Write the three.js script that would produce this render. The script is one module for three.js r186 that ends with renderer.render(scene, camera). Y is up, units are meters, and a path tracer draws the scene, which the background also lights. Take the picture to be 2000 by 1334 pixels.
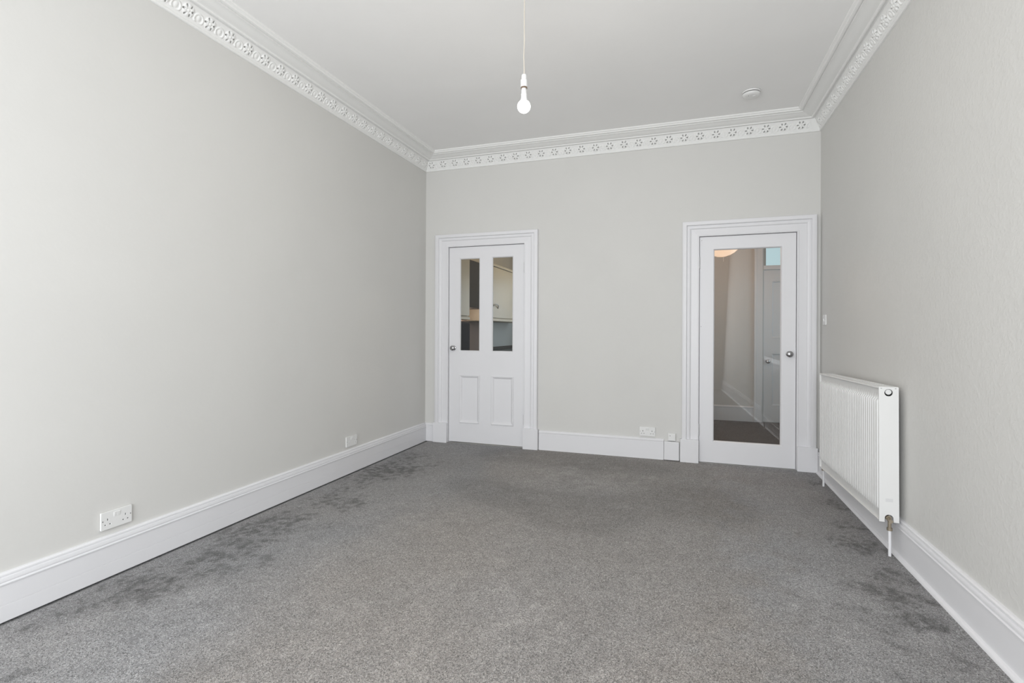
import * as THREE from 'three';
import { RoundedBoxGeometry } from 'three/addons/geometries/RoundedBoxGeometry.js';
import { RectAreaLightUniformsLib } from 'three/addons/lights/RectAreaLightUniformsLib.js';
import { mergeGeometries, toCreasedNormals } from 'three/addons/utils/BufferGeometryUtils.js';

// ---------------------------------------------------------------- camera, sky, lights, exposure
const scene = new THREE.Scene();
const renderer = new THREE.WebGLRenderer({ antialias: true });
renderer.toneMapping = THREE.LinearToneMapping;
renderer.toneMappingExposure = 1.0;
renderer.shadowMap.enabled = true;

const W = 3.80, L = 6.6, H = 3.09;            // the room: x 0..W, back wall z = 0, window wall z = L, ceiling y = H
const camera = new THREE.PerspectiveCamera(2 * Math.atan(667 / 993.7) * 180 / Math.PI, 2000 / 1334, 0.05, 60);
camera.position.set(2.6635, 1.2105, 5.0);
camera.rotation.set(0, THREE.MathUtils.degToRad(18.398), THREE.MathUtils.degToRad(0.239), 'YXZ');
camera.setViewOffset(2000, 1334, 0, 21.94, 2000, 1334);   // shift lens: verticals stay upright

scene.background = new THREE.Color().setRGB(0.50, 0.66, 0.70);   // pale overcast sky

RectAreaLightUniformsLib.init();
const WIN = { x0: 0.45, x1: 3.35, y0: 0.35, y1: 2.5 };
const daylight = new THREE.RectAreaLight(new THREE.Color().setRGB(0.975, 0.99, 1.02), 7.75, WIN.x1 - WIN.x0 - 0.1, WIN.y1 - WIN.y0 - 0.1);
daylight.name = 'window_daylight';
daylight.position.set((WIN.x0 + WIN.x1) / 2, (WIN.y0 + WIN.y1) / 2, L - 0.02);   // just inside the panes, facing the room
scene.add(daylight);

// ---------------------------------------------------------------- helpers
let seed = 12345;
const rnd = () => { seed = (seed * 1664525 + 1013904223) >>> 0; return seed / 4294967296; };
const taken = {};
function numbered(n) { const k = taken[n] = (taken[n] ?? -1) + 1; return k ? n + '_' + String(k).padStart(3, '0') : n; }
const lin = (r, g, b) => new THREE.Color().setRGB(r, g, b);
function hash(ix, iy, s) { let h = (ix * 374761393 + iy * 668265263 + s * 974634777) | 0; h = Math.imul(h ^ (h >>> 13), 1274126177); return ((h ^ (h >>> 16)) >>> 0) / 4294967296; }
function vnoise(x, y, s = 0, px = 0, py = 0) {
  const ix = Math.floor(x), iy = Math.floor(y), fx = x - ix, fy = y - iy, u = fx * fx * (3 - 2 * fx), v = fy * fy * (3 - 2 * fy);
  const m = (i, p) => (p ? ((i % p) + p) % p : i);
  const a = hash(m(ix, px), m(iy, py), s), b = hash(m(ix + 1, px), m(iy, py), s), c = hash(m(ix, px), m(iy + 1, py), s), d = hash(m(ix + 1, px), m(iy + 1, py), s);
  return a + (b - a) * u + (c - a) * v + (a - b - c + d) * u * v;
}
const fbm = (x, y, s, p = 0) => { let t = 0, a = 0.5, f = 1; for (let k = 0; k < 4; k++) { t += a * vnoise(x * f, y * f, s + k, p * f, p * f); a *= 0.5; f *= 2; } return t / 0.9375; };

// uv in metres by the way each face looks
function metreUV(g) {
  const p = g.attributes.position, n = g.attributes.normal, uv = new Float32Array(p.count * 2);
  for (let i = 0; i < p.count; i++) {
    const ax = Math.abs(n.getX(i)), ay = Math.abs(n.getY(i)), az = Math.abs(n.getZ(i));
    const [a, b] = ax >= ay && ax >= az ? [p.getZ(i), p.getY(i)] : ay >= az ? [p.getX(i), p.getZ(i)] : [p.getX(i), p.getY(i)];
    uv[i * 2] = a; uv[i * 2 + 1] = b;
  }
  g.setAttribute('uv', new THREE.BufferAttribute(uv, 2));
  return g;
}
const box = (x0, x1, y0, y1, z0, z1) => { const g = new THREE.BoxGeometry(x1 - x0, y1 - y0, z1 - z0); g.translate((x0 + x1) / 2, (y0 + y1) / 2, (z0 + z1) / 2); return g; };
const rbox = (x0, x1, y0, y1, z0, z1, r = 0.003, s = 2) => { const g = new RoundedBoxGeometry(x1 - x0, y1 - y0, z1 - z0, s, r); g.translate((x0 + x1) / 2, (y0 + y1) / 2, (z0 + z1) / 2); return g; };
function prep(g) { g = g.index ? g.toNonIndexed() : g; for (const k of Object.keys(g.attributes)) if (!['position', 'normal', 'uv'].includes(k)) g.deleteAttribute(k); return metreUV(g); }
const merge = (list) => (list.length > 1 ? mergeGeometries(list.map(prep)) : prep(list[0]));
function mesh(name, geos, mat, parent) {
  const m = new THREE.Mesh(merge([].concat(geos)), mat);
  m.name = parent ? name : numbered(name);
  (parent ?? scene).add(m);
  return m;
}
function tag(o, label, category, group, kind) { o.userData.label = label; if (category) o.userData.category = category; if (group) o.userData.group = group; if (kind) o.userData.kind = kind; return o; }
function thing(name, label, category, pos = [0, 0, 0], group, kind) {
  const o = new THREE.Group(); o.name = numbered(name); o.position.set(...pos); scene.add(o);
  return tag(o, label, category, group, kind);
}
const struct = (name, geos, mat, label, category) => tag(mesh(name, geos, mat), label, category, null, 'structure');
// a closed moulding section [[d, h], ...] swept straight between two ends that may be mitred: at0 / at1 give the world point for (d, h)
function run(profile, at0, at1, crease = 0.5) {
  const n = profile.length, A = profile.map(([d, h]) => at0(d, h)), B = profile.map(([d, h]) => at1(d, h)), pos = [];
  const tri = (a, b, c) => pos.push(...a, ...b, ...c);
  for (let i = 0; i < n; i++) { const j = (i + 1) % n; tri(A[i], B[i], B[j]); tri(A[i], B[j], A[j]); }
  const caps = THREE.ShapeUtils.triangulateShape(profile.map(([d, h]) => new THREE.Vector2(d, h)), []);
  for (const [a, b, c] of caps) { tri(A[a], A[b], A[c]); tri(B[a], B[c], B[b]); }
  let g = new THREE.BufferGeometry(); g.setAttribute('position', new THREE.Float32BufferAttribute(pos, 3));
  // face outwards: test the signed volume
  let vol = 0; for (let i = 0; i < pos.length; i += 9) { const [ax, ay, az, bx, by, bz, cx, cy, cz] = pos.slice(i, i + 9); vol += ax * (by * cz - bz * cy) + ay * (bz * cx - bx * cz) + az * (bx * cy - by * cx); }
  if (vol < 0) { const a = g.attributes.position.array; for (let i = 0; i < a.length; i += 9) for (let k = 0; k < 3; k++) { const t = a[i + 3 + k]; a[i + 3 + k] = a[i + 6 + k]; a[i + 6 + k] = t; } }
  g.computeVertexNormals();
  g = toCreasedNormals(g, crease);
  g.setAttribute('uv', new THREE.Float32BufferAttribute(new Float32Array(g.attributes.position.count * 2), 2));
  return g;
}
const lathe = (pts, seg = 32) => new THREE.LatheGeometry(pts.map(([r, y]) => new THREE.Vector2(r, y)), seg);
function rectHole(s, x0, x1, y0, y1) { const h = new THREE.Path(); h.moveTo(x0, y0); h.lineTo(x0, y1); h.lineTo(x1, y1); h.lineTo(x1, y0); h.closePath(); s.holes.push(h); }
function rectShape(x0, x1, y0, y1) { const s = new THREE.Shape(); s.moveTo(x0, y0); s.lineTo(x1, y0); s.lineTo(x1, y1); s.lineTo(x0, y1); s.closePath(); return s; }
const extrude = (s, depth, bevel = 0, curve = 8) => new THREE.ExtrudeGeometry(s, { depth: depth - 2 * bevel, bevelEnabled: bevel > 0, bevelThickness: bevel, bevelSize: bevel, bevelOffset: -bevel, bevelSegments: 2, curveSegments: curve }).translate(0, 0, bevel);
const tube = (pts, r, seg = 24, rad = 10) => new THREE.TubeGeometry(new THREE.CatmullRomCurve3(pts.map((p) => new THREE.Vector3(...p))), seg, r, rad, false);

// ---------------------------------------------------------------- textures
function dataTex(n, f, srgb, repeat) {
  const a = new Uint8Array(n * n * 4);
  for (let y = 0; y < n; y++) for (let x = 0; x < n; x++) { const v = f(x / n, y / n); const o = (y * n + x) * 4; a[o] = a[o + 1] = a[o + 2] = Math.max(0, Math.min(255, v * 255)); a[o + 3] = 255; }
  const t = new THREE.DataTexture(a, n, n); t.wrapS = t.wrapT = THREE.RepeatWrapping; t.magFilter = THREE.LinearFilter; t.minFilter = THREE.LinearMipmapLinearFilter; t.generateMipmaps = true;
  if (srgb) t.colorSpace = THREE.SRGBColorSpace; t.repeat.set(repeat, repeat); t.needsUpdate = true; return t;
}
// roller stipple of the emulsion, a 0.8 m tile
const stipple = dataTex(512, (u, v) => 0.5 * fbm(u * 64, v * 64, 3, 64) + 0.5 * fbm(u * 16, v * 16, 9, 16), false, 1 / 0.8);
// old lumpy lining of the radiator wall, a 1 m tile
const lumpy = dataTex(512, (u, v) => { const a = fbm(u * 80, v * 80, 21, 80), b = fbm(u * 20, v * 20, 31, 20); return 0.25 + 0.5 * Math.max(0, Math.min(1, (a - 0.42) * 2.6)) * 0.75 + 0.3 * b; }, false, 1);
const wallTone = dataTex(256, (u, v) => 0.965 + 0.035 * fbm(u * 6, v * 6, 41, 6), false, 1 / 2.2);
// carpet fibres: short curled strands, a 1.4 m tile
function carpetTex() {
  const n = 2048, c = document.createElement('canvas'); c.width = c.height = n; const g = c.getContext('2d');
  g.fillStyle = 'rgb(184,183,182)'; g.fillRect(0, 0, n, n); g.lineCap = 'round';
  for (let i = 0; i < 210000; i++) {
    const x = rnd() * n, y = rnd() * n, a = rnd() * 6.283, len = 3 + rnd() * 7, bend = (rnd() - 0.5) * 1.6, k = rnd();
    const t = k < 0.33 ? 104 + rnd() * 40 : k < 0.72 ? 164 + rnd() * 44 : 214 + rnd() * 41, w = (rnd() - 0.5) * 8;
    g.strokeStyle = `rgb(${(t + w * 0.5) | 0},${t | 0},${(t - w * 0.5) | 0})`; g.lineWidth = 1.5 + rnd() * 1.5;
    const mx = x + Math.cos(a) * len * 0.5, my = y + Math.sin(a) * len * 0.5, ex = mx + Math.cos(a + bend) * len * 0.5, ey = my + Math.sin(a + bend) * len * 0.5;
    for (const ox of x < 16 ? [0, n] : x > n - 16 ? [0, -n] : [0]) for (const oy of y < 16 ? [0, n] : y > n - 16 ? [0, -n] : [0]) { g.beginPath(); g.moveTo(x + ox, y + oy); g.quadraticCurveTo(mx + ox, my + oy, ex + ox, ey + oy); g.stroke(); }
  }
  const t = new THREE.CanvasTexture(c); t.wrapS = t.wrapT = THREE.RepeatWrapping; t.colorSpace = THREE.SRGBColorSpace; t.repeat.set(1 / 1.4, 1 / 1.4); t.anisotropy = 16; return t;
}
const carpetMap = carpetTex();
const carpetBump = carpetMap.clone(); carpetBump.colorSpace = THREE.NoColorSpace;

// ---------------------------------------------------------------- materials
const std = (o) => new THREE.MeshStandardMaterial(o);
const M = {
  wall: std({ name: 'wall_emulsion', color: lin(0.705, 0.698, 0.675), map: wallTone, roughness: 0.85, bumpMap: stipple, bumpScale: 0.0006 }),
  wallRough: std({ name: 'lined_wall_emulsion', color: lin(0.705, 0.698, 0.675), map: wallTone, roughness: 0.7, bumpMap: lumpy, bumpScale: 0.0017 }),
  ceiling: std({ name: 'ceiling_emulsion', color: lin(0.95, 0.945, 0.935), map: wallTone, roughness: 0.9, bumpMap: stipple, bumpScale: 0.0004 }),
  plaster: std({ name: 'cornice_plaster', color: lin(0.88, 0.88, 0.865), roughness: 0.75 }),
  gloss: std({ name: 'white_gloss_paint', color: lin(0.80, 0.797, 0.815), roughness: 0.42, bumpMap: stipple, bumpScale: 0.0002 }),
  door: std({ name: 'white_door_paint', color: lin(0.80, 0.797, 0.815), roughness: 0.45, bumpMap: stipple, bumpScale: 0.0002 }),
  carpet: new THREE.MeshPhysicalMaterial({ name: 'grey_carpet', sheen: 0.45, sheenColor: lin(0.6, 0.59, 0.58), sheenRoughness: 0.55, color: lin(0.545, 0.532, 0.528), map: carpetMap, vertexColors: true, roughness: 1, bumpMap: carpetBump, bumpScale: 0.004 }),
  hallCarpet: std({ name: 'dark_hall_carpet', color: lin(0.28, 0.26, 0.25), map: carpetMap, roughness: 1 }),
  plastic: std({ name: 'white_plastic', color: lin(0.82, 0.82, 0.81), roughness: 0.35 }),
  enamel: std({ name: 'radiator_enamel', color: lin(0.78, 0.78, 0.77), roughness: 0.35 }),
  dark: std({ name: 'dark_recess', color: lin(0.02, 0.02, 0.02), roughness: 0.8 }),
  screw: std({ name: 'screw_steel', color: lin(0.35, 0.35, 0.35), metalness: 0.8, roughness: 0.4 }),
  chrome: std({ name: 'satin_chrome', color: lin(0.42, 0.42, 0.43), metalness: 1, roughness: 0.25 }),
  brass: std({ name: 'tarnished_brass', color: lin(0.36, 0.31, 0.24), metalness: 0.7, roughness: 0.45 }),
  paintedHinge: std({ name: 'painted_hinge', color: lin(0.62, 0.62, 0.62), roughness: 0.4 }),
  glass: new THREE.MeshPhysicalMaterial({ name: 'door_glass', color: lin(0.93, 0.96, 0.955), transmission: 1, thickness: 0, roughness: 0.0, ior: 1.85 }),
  clearGlass: new THREE.MeshPhysicalMaterial({ name: 'kitchen_door_glass', color: lin(0.94, 0.96, 0.95), transmission: 1, thickness: 0, roughness: 0.0, ior: 1.5 }),
  winGlass: new THREE.MeshPhysicalMaterial({ name: 'window_glass', color: lin(0.97, 0.98, 0.98), transmission: 1, thickness: 0, roughness: 0, ior: 1.5 }),
  cream: std({ name: 'cream_cabinet', color: lin(0.60, 0.53, 0.41), roughness: 0.4 }),
  kitchenWall: std({ name: 'kitchen_wall_paint', color: lin(0.52, 0.47, 0.40), roughness: 0.8 }),
  hood: std({ name: 'dark_hood', color: lin(0.062, 0.052, 0.046), roughness: 0.85 }),
  navy: std({ name: 'black_appliance', color: lin(0.012, 0.016, 0.028), roughness: 0.85 }),
  pinkPanel: std({ name: 'pinkish_splashback', color: lin(0.40, 0.33, 0.315), roughness: 0.9 }),
  bluePanel: std({ name: 'blue_grey_splashback', color: lin(0.66, 0.73, 0.78), roughness: 0.4 }),
  worktop: std({ name: 'dark_worktop', color: lin(0.07, 0.075, 0.085), roughness: 0.35 }),
  hallWall: std({ name: 'hall_wall_paint', color: lin(0.52, 0.52, 0.50), roughness: 0.85 }),
  hallGloss: std({ name: 'hall_gloss_paint', color: lin(0.60, 0.62, 0.64), roughness: 0.4 }),
  frameGrey: std({ name: 'grey_frame_paint', color: lin(0.24, 0.26, 0.26), roughness: 0.5 }),
  cord: std({ name: 'cream_flex', color: lin(0.62, 0.57, 0.50), roughness: 0.5 }),
  bulb: std({ name: 'lit_bulb', color: lin(0.9, 0.9, 0.88), emissive: lin(1, 0.985, 0.95), emissiveIntensity: 6, roughness: 0.4 }),
  brownRing: std({ name: 'brown_cap', color: lin(0.22, 0.15, 0.10), roughness: 0.5 }),
  lantern: std({ name: 'lit_paper_lantern', color: lin(0.8, 0.7, 0.6), emissive: lin(1.0, 0.66, 0.44), emissiveIntensity: 0.85, roughness: 0.9 }),
  lampDisc: std({ name: 'lit_diffuser', color: lin(0.8, 0.78, 0.7), emissive: lin(1.0, 0.85, 0.65), emissiveIntensity: 2, roughness: 0.6 }),
  sticker: std({ name: 'grey_sticker', color: lin(0.70, 0.70, 0.70), roughness: 0.5 }),
};

// ---------------------------------------------------------------- the room shell
// carpet: a fine grid whose darker tones follow the way the pile has been brushed
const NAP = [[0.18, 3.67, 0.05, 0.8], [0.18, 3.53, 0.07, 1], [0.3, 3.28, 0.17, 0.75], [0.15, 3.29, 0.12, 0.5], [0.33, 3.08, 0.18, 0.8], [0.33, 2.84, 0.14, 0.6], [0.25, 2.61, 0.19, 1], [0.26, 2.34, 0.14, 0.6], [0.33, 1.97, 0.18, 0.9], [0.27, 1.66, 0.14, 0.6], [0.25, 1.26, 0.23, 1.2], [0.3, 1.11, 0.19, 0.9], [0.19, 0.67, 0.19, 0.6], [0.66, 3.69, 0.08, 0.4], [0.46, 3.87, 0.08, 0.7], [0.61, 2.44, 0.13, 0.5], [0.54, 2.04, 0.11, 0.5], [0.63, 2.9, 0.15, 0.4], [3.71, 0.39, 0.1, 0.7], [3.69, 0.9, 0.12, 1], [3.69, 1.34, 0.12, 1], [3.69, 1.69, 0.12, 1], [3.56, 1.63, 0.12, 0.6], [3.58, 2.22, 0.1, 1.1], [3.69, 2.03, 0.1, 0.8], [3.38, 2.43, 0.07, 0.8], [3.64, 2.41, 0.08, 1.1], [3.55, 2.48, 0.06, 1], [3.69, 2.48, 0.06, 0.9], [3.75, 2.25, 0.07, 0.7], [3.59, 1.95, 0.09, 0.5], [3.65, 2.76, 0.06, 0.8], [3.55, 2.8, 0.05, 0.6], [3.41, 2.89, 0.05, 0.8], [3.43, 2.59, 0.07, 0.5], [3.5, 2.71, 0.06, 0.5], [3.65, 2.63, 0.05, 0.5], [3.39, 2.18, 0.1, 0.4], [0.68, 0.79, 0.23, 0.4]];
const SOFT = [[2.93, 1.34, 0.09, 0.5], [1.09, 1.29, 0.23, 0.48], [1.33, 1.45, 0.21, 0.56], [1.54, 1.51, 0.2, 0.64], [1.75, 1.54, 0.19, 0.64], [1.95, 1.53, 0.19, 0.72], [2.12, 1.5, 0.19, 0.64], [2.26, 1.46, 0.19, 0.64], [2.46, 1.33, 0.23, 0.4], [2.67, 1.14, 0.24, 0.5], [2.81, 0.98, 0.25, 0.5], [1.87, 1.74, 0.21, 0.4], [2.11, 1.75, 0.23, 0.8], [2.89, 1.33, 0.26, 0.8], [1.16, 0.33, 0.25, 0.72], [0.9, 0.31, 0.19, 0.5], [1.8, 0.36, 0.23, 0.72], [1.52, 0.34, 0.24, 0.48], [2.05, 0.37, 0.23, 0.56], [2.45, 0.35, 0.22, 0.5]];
const LIGHT = [[0.35, 3.75, 0.28, 0.9], [0.75, 3.6, 0.3, 0.7], [0.5, 4.1, 0.35, 0.8], [0.55, 3.25, 0.14, 0.7], [0.45, 2.95, 0.10, 0.7], [3.30, 2.25, 0.16, 0.8], [3.48, 2.36, 0.07, 0.9], [3.62, 2.55, 0.07, 0.9], [3.35, 2.6, 0.14, 0.6], [2.15, 3.05, 0.14, 0.8], [1.75, 0.75, 0.3, 0.5], [2.2, 0.8, 0.3, 0.4]];   // paler patches of carpet with streaky edges
{
  const nx = 316, nz = 556, z0 = -0.07, g = new THREE.PlaneGeometry(W, L - z0, nx, nz); g.rotateX(-Math.PI / 2); g.translate(W / 2, 0, (L + z0) / 2);
  const p = g.attributes.position, col = new Float32Array(p.count * 3), uv = g.attributes.uv;
  for (let i = 0; i < p.count; i++) {
    const x = p.getX(i), z = p.getZ(i);
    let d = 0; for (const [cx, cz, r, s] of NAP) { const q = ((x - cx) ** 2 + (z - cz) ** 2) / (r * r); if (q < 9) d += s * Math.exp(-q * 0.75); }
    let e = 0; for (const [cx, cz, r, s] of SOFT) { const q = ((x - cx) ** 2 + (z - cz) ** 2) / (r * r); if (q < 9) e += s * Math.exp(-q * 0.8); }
    let l = 0; for (const [cx, cz, r, s] of LIGHT) { const q = ((x - cx) ** 2 + (z - cz) ** 2) / (r * r); if (q < 9) l += s * Math.exp(-q * 0.9); }
    const ss = THREE.MathUtils.smoothstep, streak = fbm(x * 8 + z * 4, z * 7 - x * 3, 71), rough = fbm(x * 26 + z * 9, z * 22 - x * 8, 77), fine = vnoise(x * 70, z * 70, 83), broad = fbm(x * 1.3 + 4, z * 1.3, 57);
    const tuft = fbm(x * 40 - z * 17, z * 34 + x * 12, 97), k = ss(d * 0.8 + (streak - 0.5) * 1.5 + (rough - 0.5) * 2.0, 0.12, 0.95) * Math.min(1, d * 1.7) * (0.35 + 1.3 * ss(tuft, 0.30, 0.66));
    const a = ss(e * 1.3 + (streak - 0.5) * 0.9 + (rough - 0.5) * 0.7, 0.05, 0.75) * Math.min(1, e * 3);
    const b = ss(l + (streak - 0.5) * 1.2 + (rough - 0.5) * 0.9, 0.2, 0.9);
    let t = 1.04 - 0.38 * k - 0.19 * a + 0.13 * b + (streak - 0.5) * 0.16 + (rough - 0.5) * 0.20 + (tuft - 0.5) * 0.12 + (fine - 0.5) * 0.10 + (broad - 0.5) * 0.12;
    const crease = Math.abs((x - 0.39) - (z - 1.8) * -0.13) < 0.012 && z > 1.15 && z < 1.85 ? 0.06 : 0; t += crease;
    const worn = ss(x + (broad - 0.5) * 1.2, 0.6, 1.3) * (1 - ss(x + (streak - 0.5) * 0.8, 2.7, 3.3)), warm = (fbm(x * 1.4, z * 1.4 + 7, 91) - 0.5) * 0.05 - 0.012 + 0.044 * worn;   // the trodden middle has soiled warmer
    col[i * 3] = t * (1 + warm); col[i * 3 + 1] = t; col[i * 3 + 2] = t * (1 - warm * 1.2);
    if (x < 0.06) p.setY(i, -0.012 * (1 - THREE.MathUtils.smoothstep(x, 0.018, 0.06)));   // tucked down at the gripper along the left wall
    uv.setXY(i, x, z);
  }
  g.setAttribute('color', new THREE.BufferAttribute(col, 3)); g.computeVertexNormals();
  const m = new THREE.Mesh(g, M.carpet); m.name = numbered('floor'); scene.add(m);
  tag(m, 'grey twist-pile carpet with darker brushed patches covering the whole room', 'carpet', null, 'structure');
  struct('floor', box(-0.15, W + 0.15, -0.12, -0.02, -0.07, L + 0.15), M.hallGloss, 'subfloor slab under the grey carpet', 'floor');
}
struct('ceiling', box(-0.15, W + 0.15, H, H + 0.15, -0.14, L + 0.15), M.ceiling, 'plain white painted ceiling over the empty room', 'ceiling');
struct('wall_left', box(-0.15, 0, 0, H, -0.14, L + 0.15), M.wall, 'long smooth pale greige wall with two double sockets', 'wall');
struct('wall_right', box(W, W + 0.15, 0, H, -0.14, L + 0.15), M.wallRough, 'lumpy pale greige wall behind the white radiator', 'wall');
const D1 = { x0: 0.284, x1: 1.130, y1: 2.098 }, D2 = { x0: 2.823, x1: 3.615, y1: 2.076 };   // door leaves
{
  const s = rectShape(0, W, 0, H);
  for (const d of [D1, D2]) { const h = new THREE.Path(); h.moveTo(d.x0 - 0.03, 0.0005); h.lineTo(d.x0 - 0.03, d.y1 + 0.03); h.lineTo(d.x1 + 0.03, d.y1 + 0.03); h.lineTo(d.x1 + 0.03, 0.0005); h.closePath(); s.holes.push(h); }
  struct('wall_back', extrude(s, 0.14).translate(0, 0, -0.14), M.wall, 'pale greige end wall with two white framed doors', 'wall');
  const f = rectShape(0, W, 0, H); rectHole(f, WIN.x0, WIN.x1, WIN.y0, WIN.y1);
  struct('wall_front', extrude(f, 0.15).translate(0, 0, L), M.wall, 'pale greige wall with the wide daylight window', 'wall');
}
// window in the front wall: frame, sash bars and panes
{
  const w = thing('window_1', 'wide white window of three lights letting in daylight', 'window', [0, WIN.y0, L], null, 'structure');
  const put = (n, g, m) => { const o = mesh(n, g, m, w); o.geometry.translate(0, -WIN.y0, -L); return o; };
  const { x0, x1, y0, y1 } = WIN, z0 = L + 0.02, z1 = L + 0.12, f = 0.06;
  put('window_frame', [box(x0, x1, y0, y0 + f, z0, z1), box(x0, x1, y1 - f, y1, z0, z1), box(x0, x0 + f, y0 + f, y1 - f, z0, z1), box(x1 - f, x1, y0 + f, y1 - f, z0, z1)], M.gloss);
  const xs = [0, 1, 2, 3].map((k) => x0 + f + (x1 - x0 - 2 * f) * k / 3);
  for (const k of [1, 2]) put('mullion', box(xs[k] - 0.04, xs[k] + 0.04, y0 + f, y1 - f, z0, z1), M.gloss);
  for (let k = 0; k < 3; k++) {
    const a = xs[k] + (k ? 0.04 : 0), b = xs[k + 1] - (k < 2 ? 0.04 : 0), mid = (y0 + y1) / 2;
    put('meeting_rail', box(a, b, mid - 0.025, mid + 0.025, z0 + 0.02, z1 - 0.02), M.gloss);
    for (const [c, d] of [[y0 + f, mid - 0.025], [mid + 0.025, y1 - f]]) { const g = new THREE.PlaneGeometry(b - a, d - c); g.translate((a + b) / 2, (c + d) / 2, L + 0.07); put('pane', g, M.winGlass); }
  }
  put('window_sill', rbox(x0 - 0.06, x1 + 0.06, y0 - 0.04, y0, L - 0.10, L + 0.02, 0.01), M.gloss);
}
// ---------------------------------------------------------------- skirting boards
const SK = [[0, 0], [0.022, 0], [0.022, 0.0668], [0.0205, 0.068], [0.022, 0.0692], [0.022, 0.1505], [0.0265, 0.153], [0.0265, 0.1575], [0.0195, 0.1605], [0.0195, 0.163], [0.0225, 0.166], [0.0225, 0.176], [0.020, 0.181], [0.0145, 0.1825], [0.0145, 0.1855], [0.017, 0.188], [0.016, 0.194], [0.010, 0.199], [0, 0.2]];
const SKR = [[0, 0], [0.040, 0], [0.0385, 0.007], [0.034, 0.0125], [0.028, 0.016], [0.022, 0.017], ...SK.slice(5)];   // with the caulked bead at its foot
struct('baseboard_left', run(SK, (d, h) => [d, h, 0.022], (d, h) => [d, h, L]), M.gloss, 'tall white moulded skirting board along the smooth left wall', 'skirting');
struct('baseboard_right', run(SKR, (d, h) => [W - d, h, 0.0], (d, h) => [W - d, h, L]), M.gloss, 'tall white moulded skirting board running behind the radiator', 'skirting');
const SKB = [[0, 0], [0.020, 0], [0.020, 0.172], [0.024, 0.175], [0.024, 0.181], [0.019, 0.186], [0.015, 0.193], [0.010, 0.196], [0, 0.196]];
struct('baseboard_back', run(SKB, (d, h) => [1.297, h, d], (d, h) => [2.511, h, d]), M.gloss, 'white skirting board between the two doors', 'skirting');
struct('baseboard_back', run(SKB, (d, h) => [0.0, h, d], (d, h) => [0.130, h, d]), M.gloss, 'short stub of white skirting between corner and panelled door', 'skirting');
struct('baseboard_front', run(SK, (d, h) => [0.03, h, L - d], (d, h) => [W - 0.03, h, L - d]), M.gloss, 'white skirting board under the wide window', 'skirting');
// boxed pipe end beside the glazed door
struct('trim_1', rbox(2.514, 2.650, 0.006, 0.178, 0, 0.042, 0.006, 3), M.gloss, 'small white boxed-in block at the end of the skirting by the glazed door', 'boxing');

// ---------------------------------------------------------------- cornice with plaster flowers
const CN = [[-0.02, 2.937], [0.010, 2.937], [0.014, 2.940], [0.0155, 2.946], [0.014, 2.952], [0.011, 2.954], [0.0135, 2.9565], [-0.006, 2.970], [0.031, 3.0475], [0.0545, 3.0365], [0.066, 3.0415], [0.070, 3.039], [0.074, 3.033], [0.082, 3.031], [0.089, 3.034], [0.091, 3.040], [0.097, 3.042],
  [0.112, 3.043], [0.128, 3.047], [0.145, 3.054], [0.160, 3.058], [0.172, 3.059], [0.173, 3.068], [0.179, 3.070], [0.181, 3.064], [0.190, 3.063], [0.198, 3.067], [0.200, 3.074], [0.206, 3.077], [0.211, 3.081], [0.212, H], [-0.02, H]];
const fl = { c: [0.0345, 2.9965], t: Math.atan2(3.037 - 2.958, 0.056 - 0.0115) };   // centre and slope of the frieze
function rosetteGeo() {   // a cast plaster tile: flower with six deep undercuts, an arched scroll and bud shared with its neighbours
  const w = 0.1345, h = 0.0915, nx = 80, ny = 54, g = new THREE.PlaneGeometry(w, h, nx, ny), p = g.attributes.position, ss = THREE.MathUtils.smoothstep;
  for (let i = 0; i < p.count; i++) {
    const x = p.getX(i), y = p.getY(i), r = Math.hypot(x, y);
    let z = 0.0035 * (1 - ss(r, 0.028, 0.041));
    for (let k = 0; k < 6; k++) { const q = Math.PI / 6 + k * Math.PI / 3, dx = x - 0.020 * Math.cos(q), dy = y - 0.020 * Math.sin(q), e = (dx * dx + dy * dy) / (0.0135 ** 2); if (e < 1) z = Math.max(z, 0.0035 + 0.0042 * (1 - e)); }
    if (r < 0.010) z = Math.max(z, 0.004 + 0.0050 * (1 - (r / 0.010) ** 2));
    const sx = Math.abs(x) - w / 2, sr = Math.hypot(sx, y + 0.012);
    if (y > -0.032) { const arc = 1 - ((sr - 0.026) / 0.007) ** 2; if (arc > 0) z = Math.max(z, 0.0042 * arc); }
    const bud = 1 - (sx * sx) / (0.013 ** 2) - ((y + 0.004) ** 2) / (0.021 ** 2); if (bud > 0) z = Math.max(z, 0.0038 * bud);
    for (let k = 0; k < 6; k++) { const q = k * Math.PI / 3, dx = x - 0.0255 * Math.cos(q), dy = y - 0.0255 * Math.sin(q), u = dx * Math.cos(q) + dy * Math.sin(q), v = -dx * Math.sin(q) + dy * Math.cos(q), e = Math.hypot(u / 0.0070, v / 0.0044); if (e < 1.25) z = THREE.MathUtils.lerp(-0.022, z, ss(e, 0.85, 1.2)); }
    p.setZ(i, z);
  }
  g.computeVertexNormals(); return g;
}
const rosette = rosetteGeo();
function cornice(label, at0, at1, spots, pitch = 0.1345) {
  const c = struct(numbered('trim_2').replace(/_00(\d)$/, '_$1'), run(CN, at0, at1, 0.6), M.plaster, label, 'cornice');
  for (const m4 of spots) { const r = new THREE.Mesh(rosette, M.plaster); r.name = 'rosette'; r.applyMatrix4(m4); r.scale.x = pitch / 0.1345; c.add(r); }
  return c;
}
const FB = [[0.0135, 2.9565], [0.0545, 3.0365], [0.045, 3.0415], [0.004, 2.9615]];   // plain end block of the frieze, mitred into the corner
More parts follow.
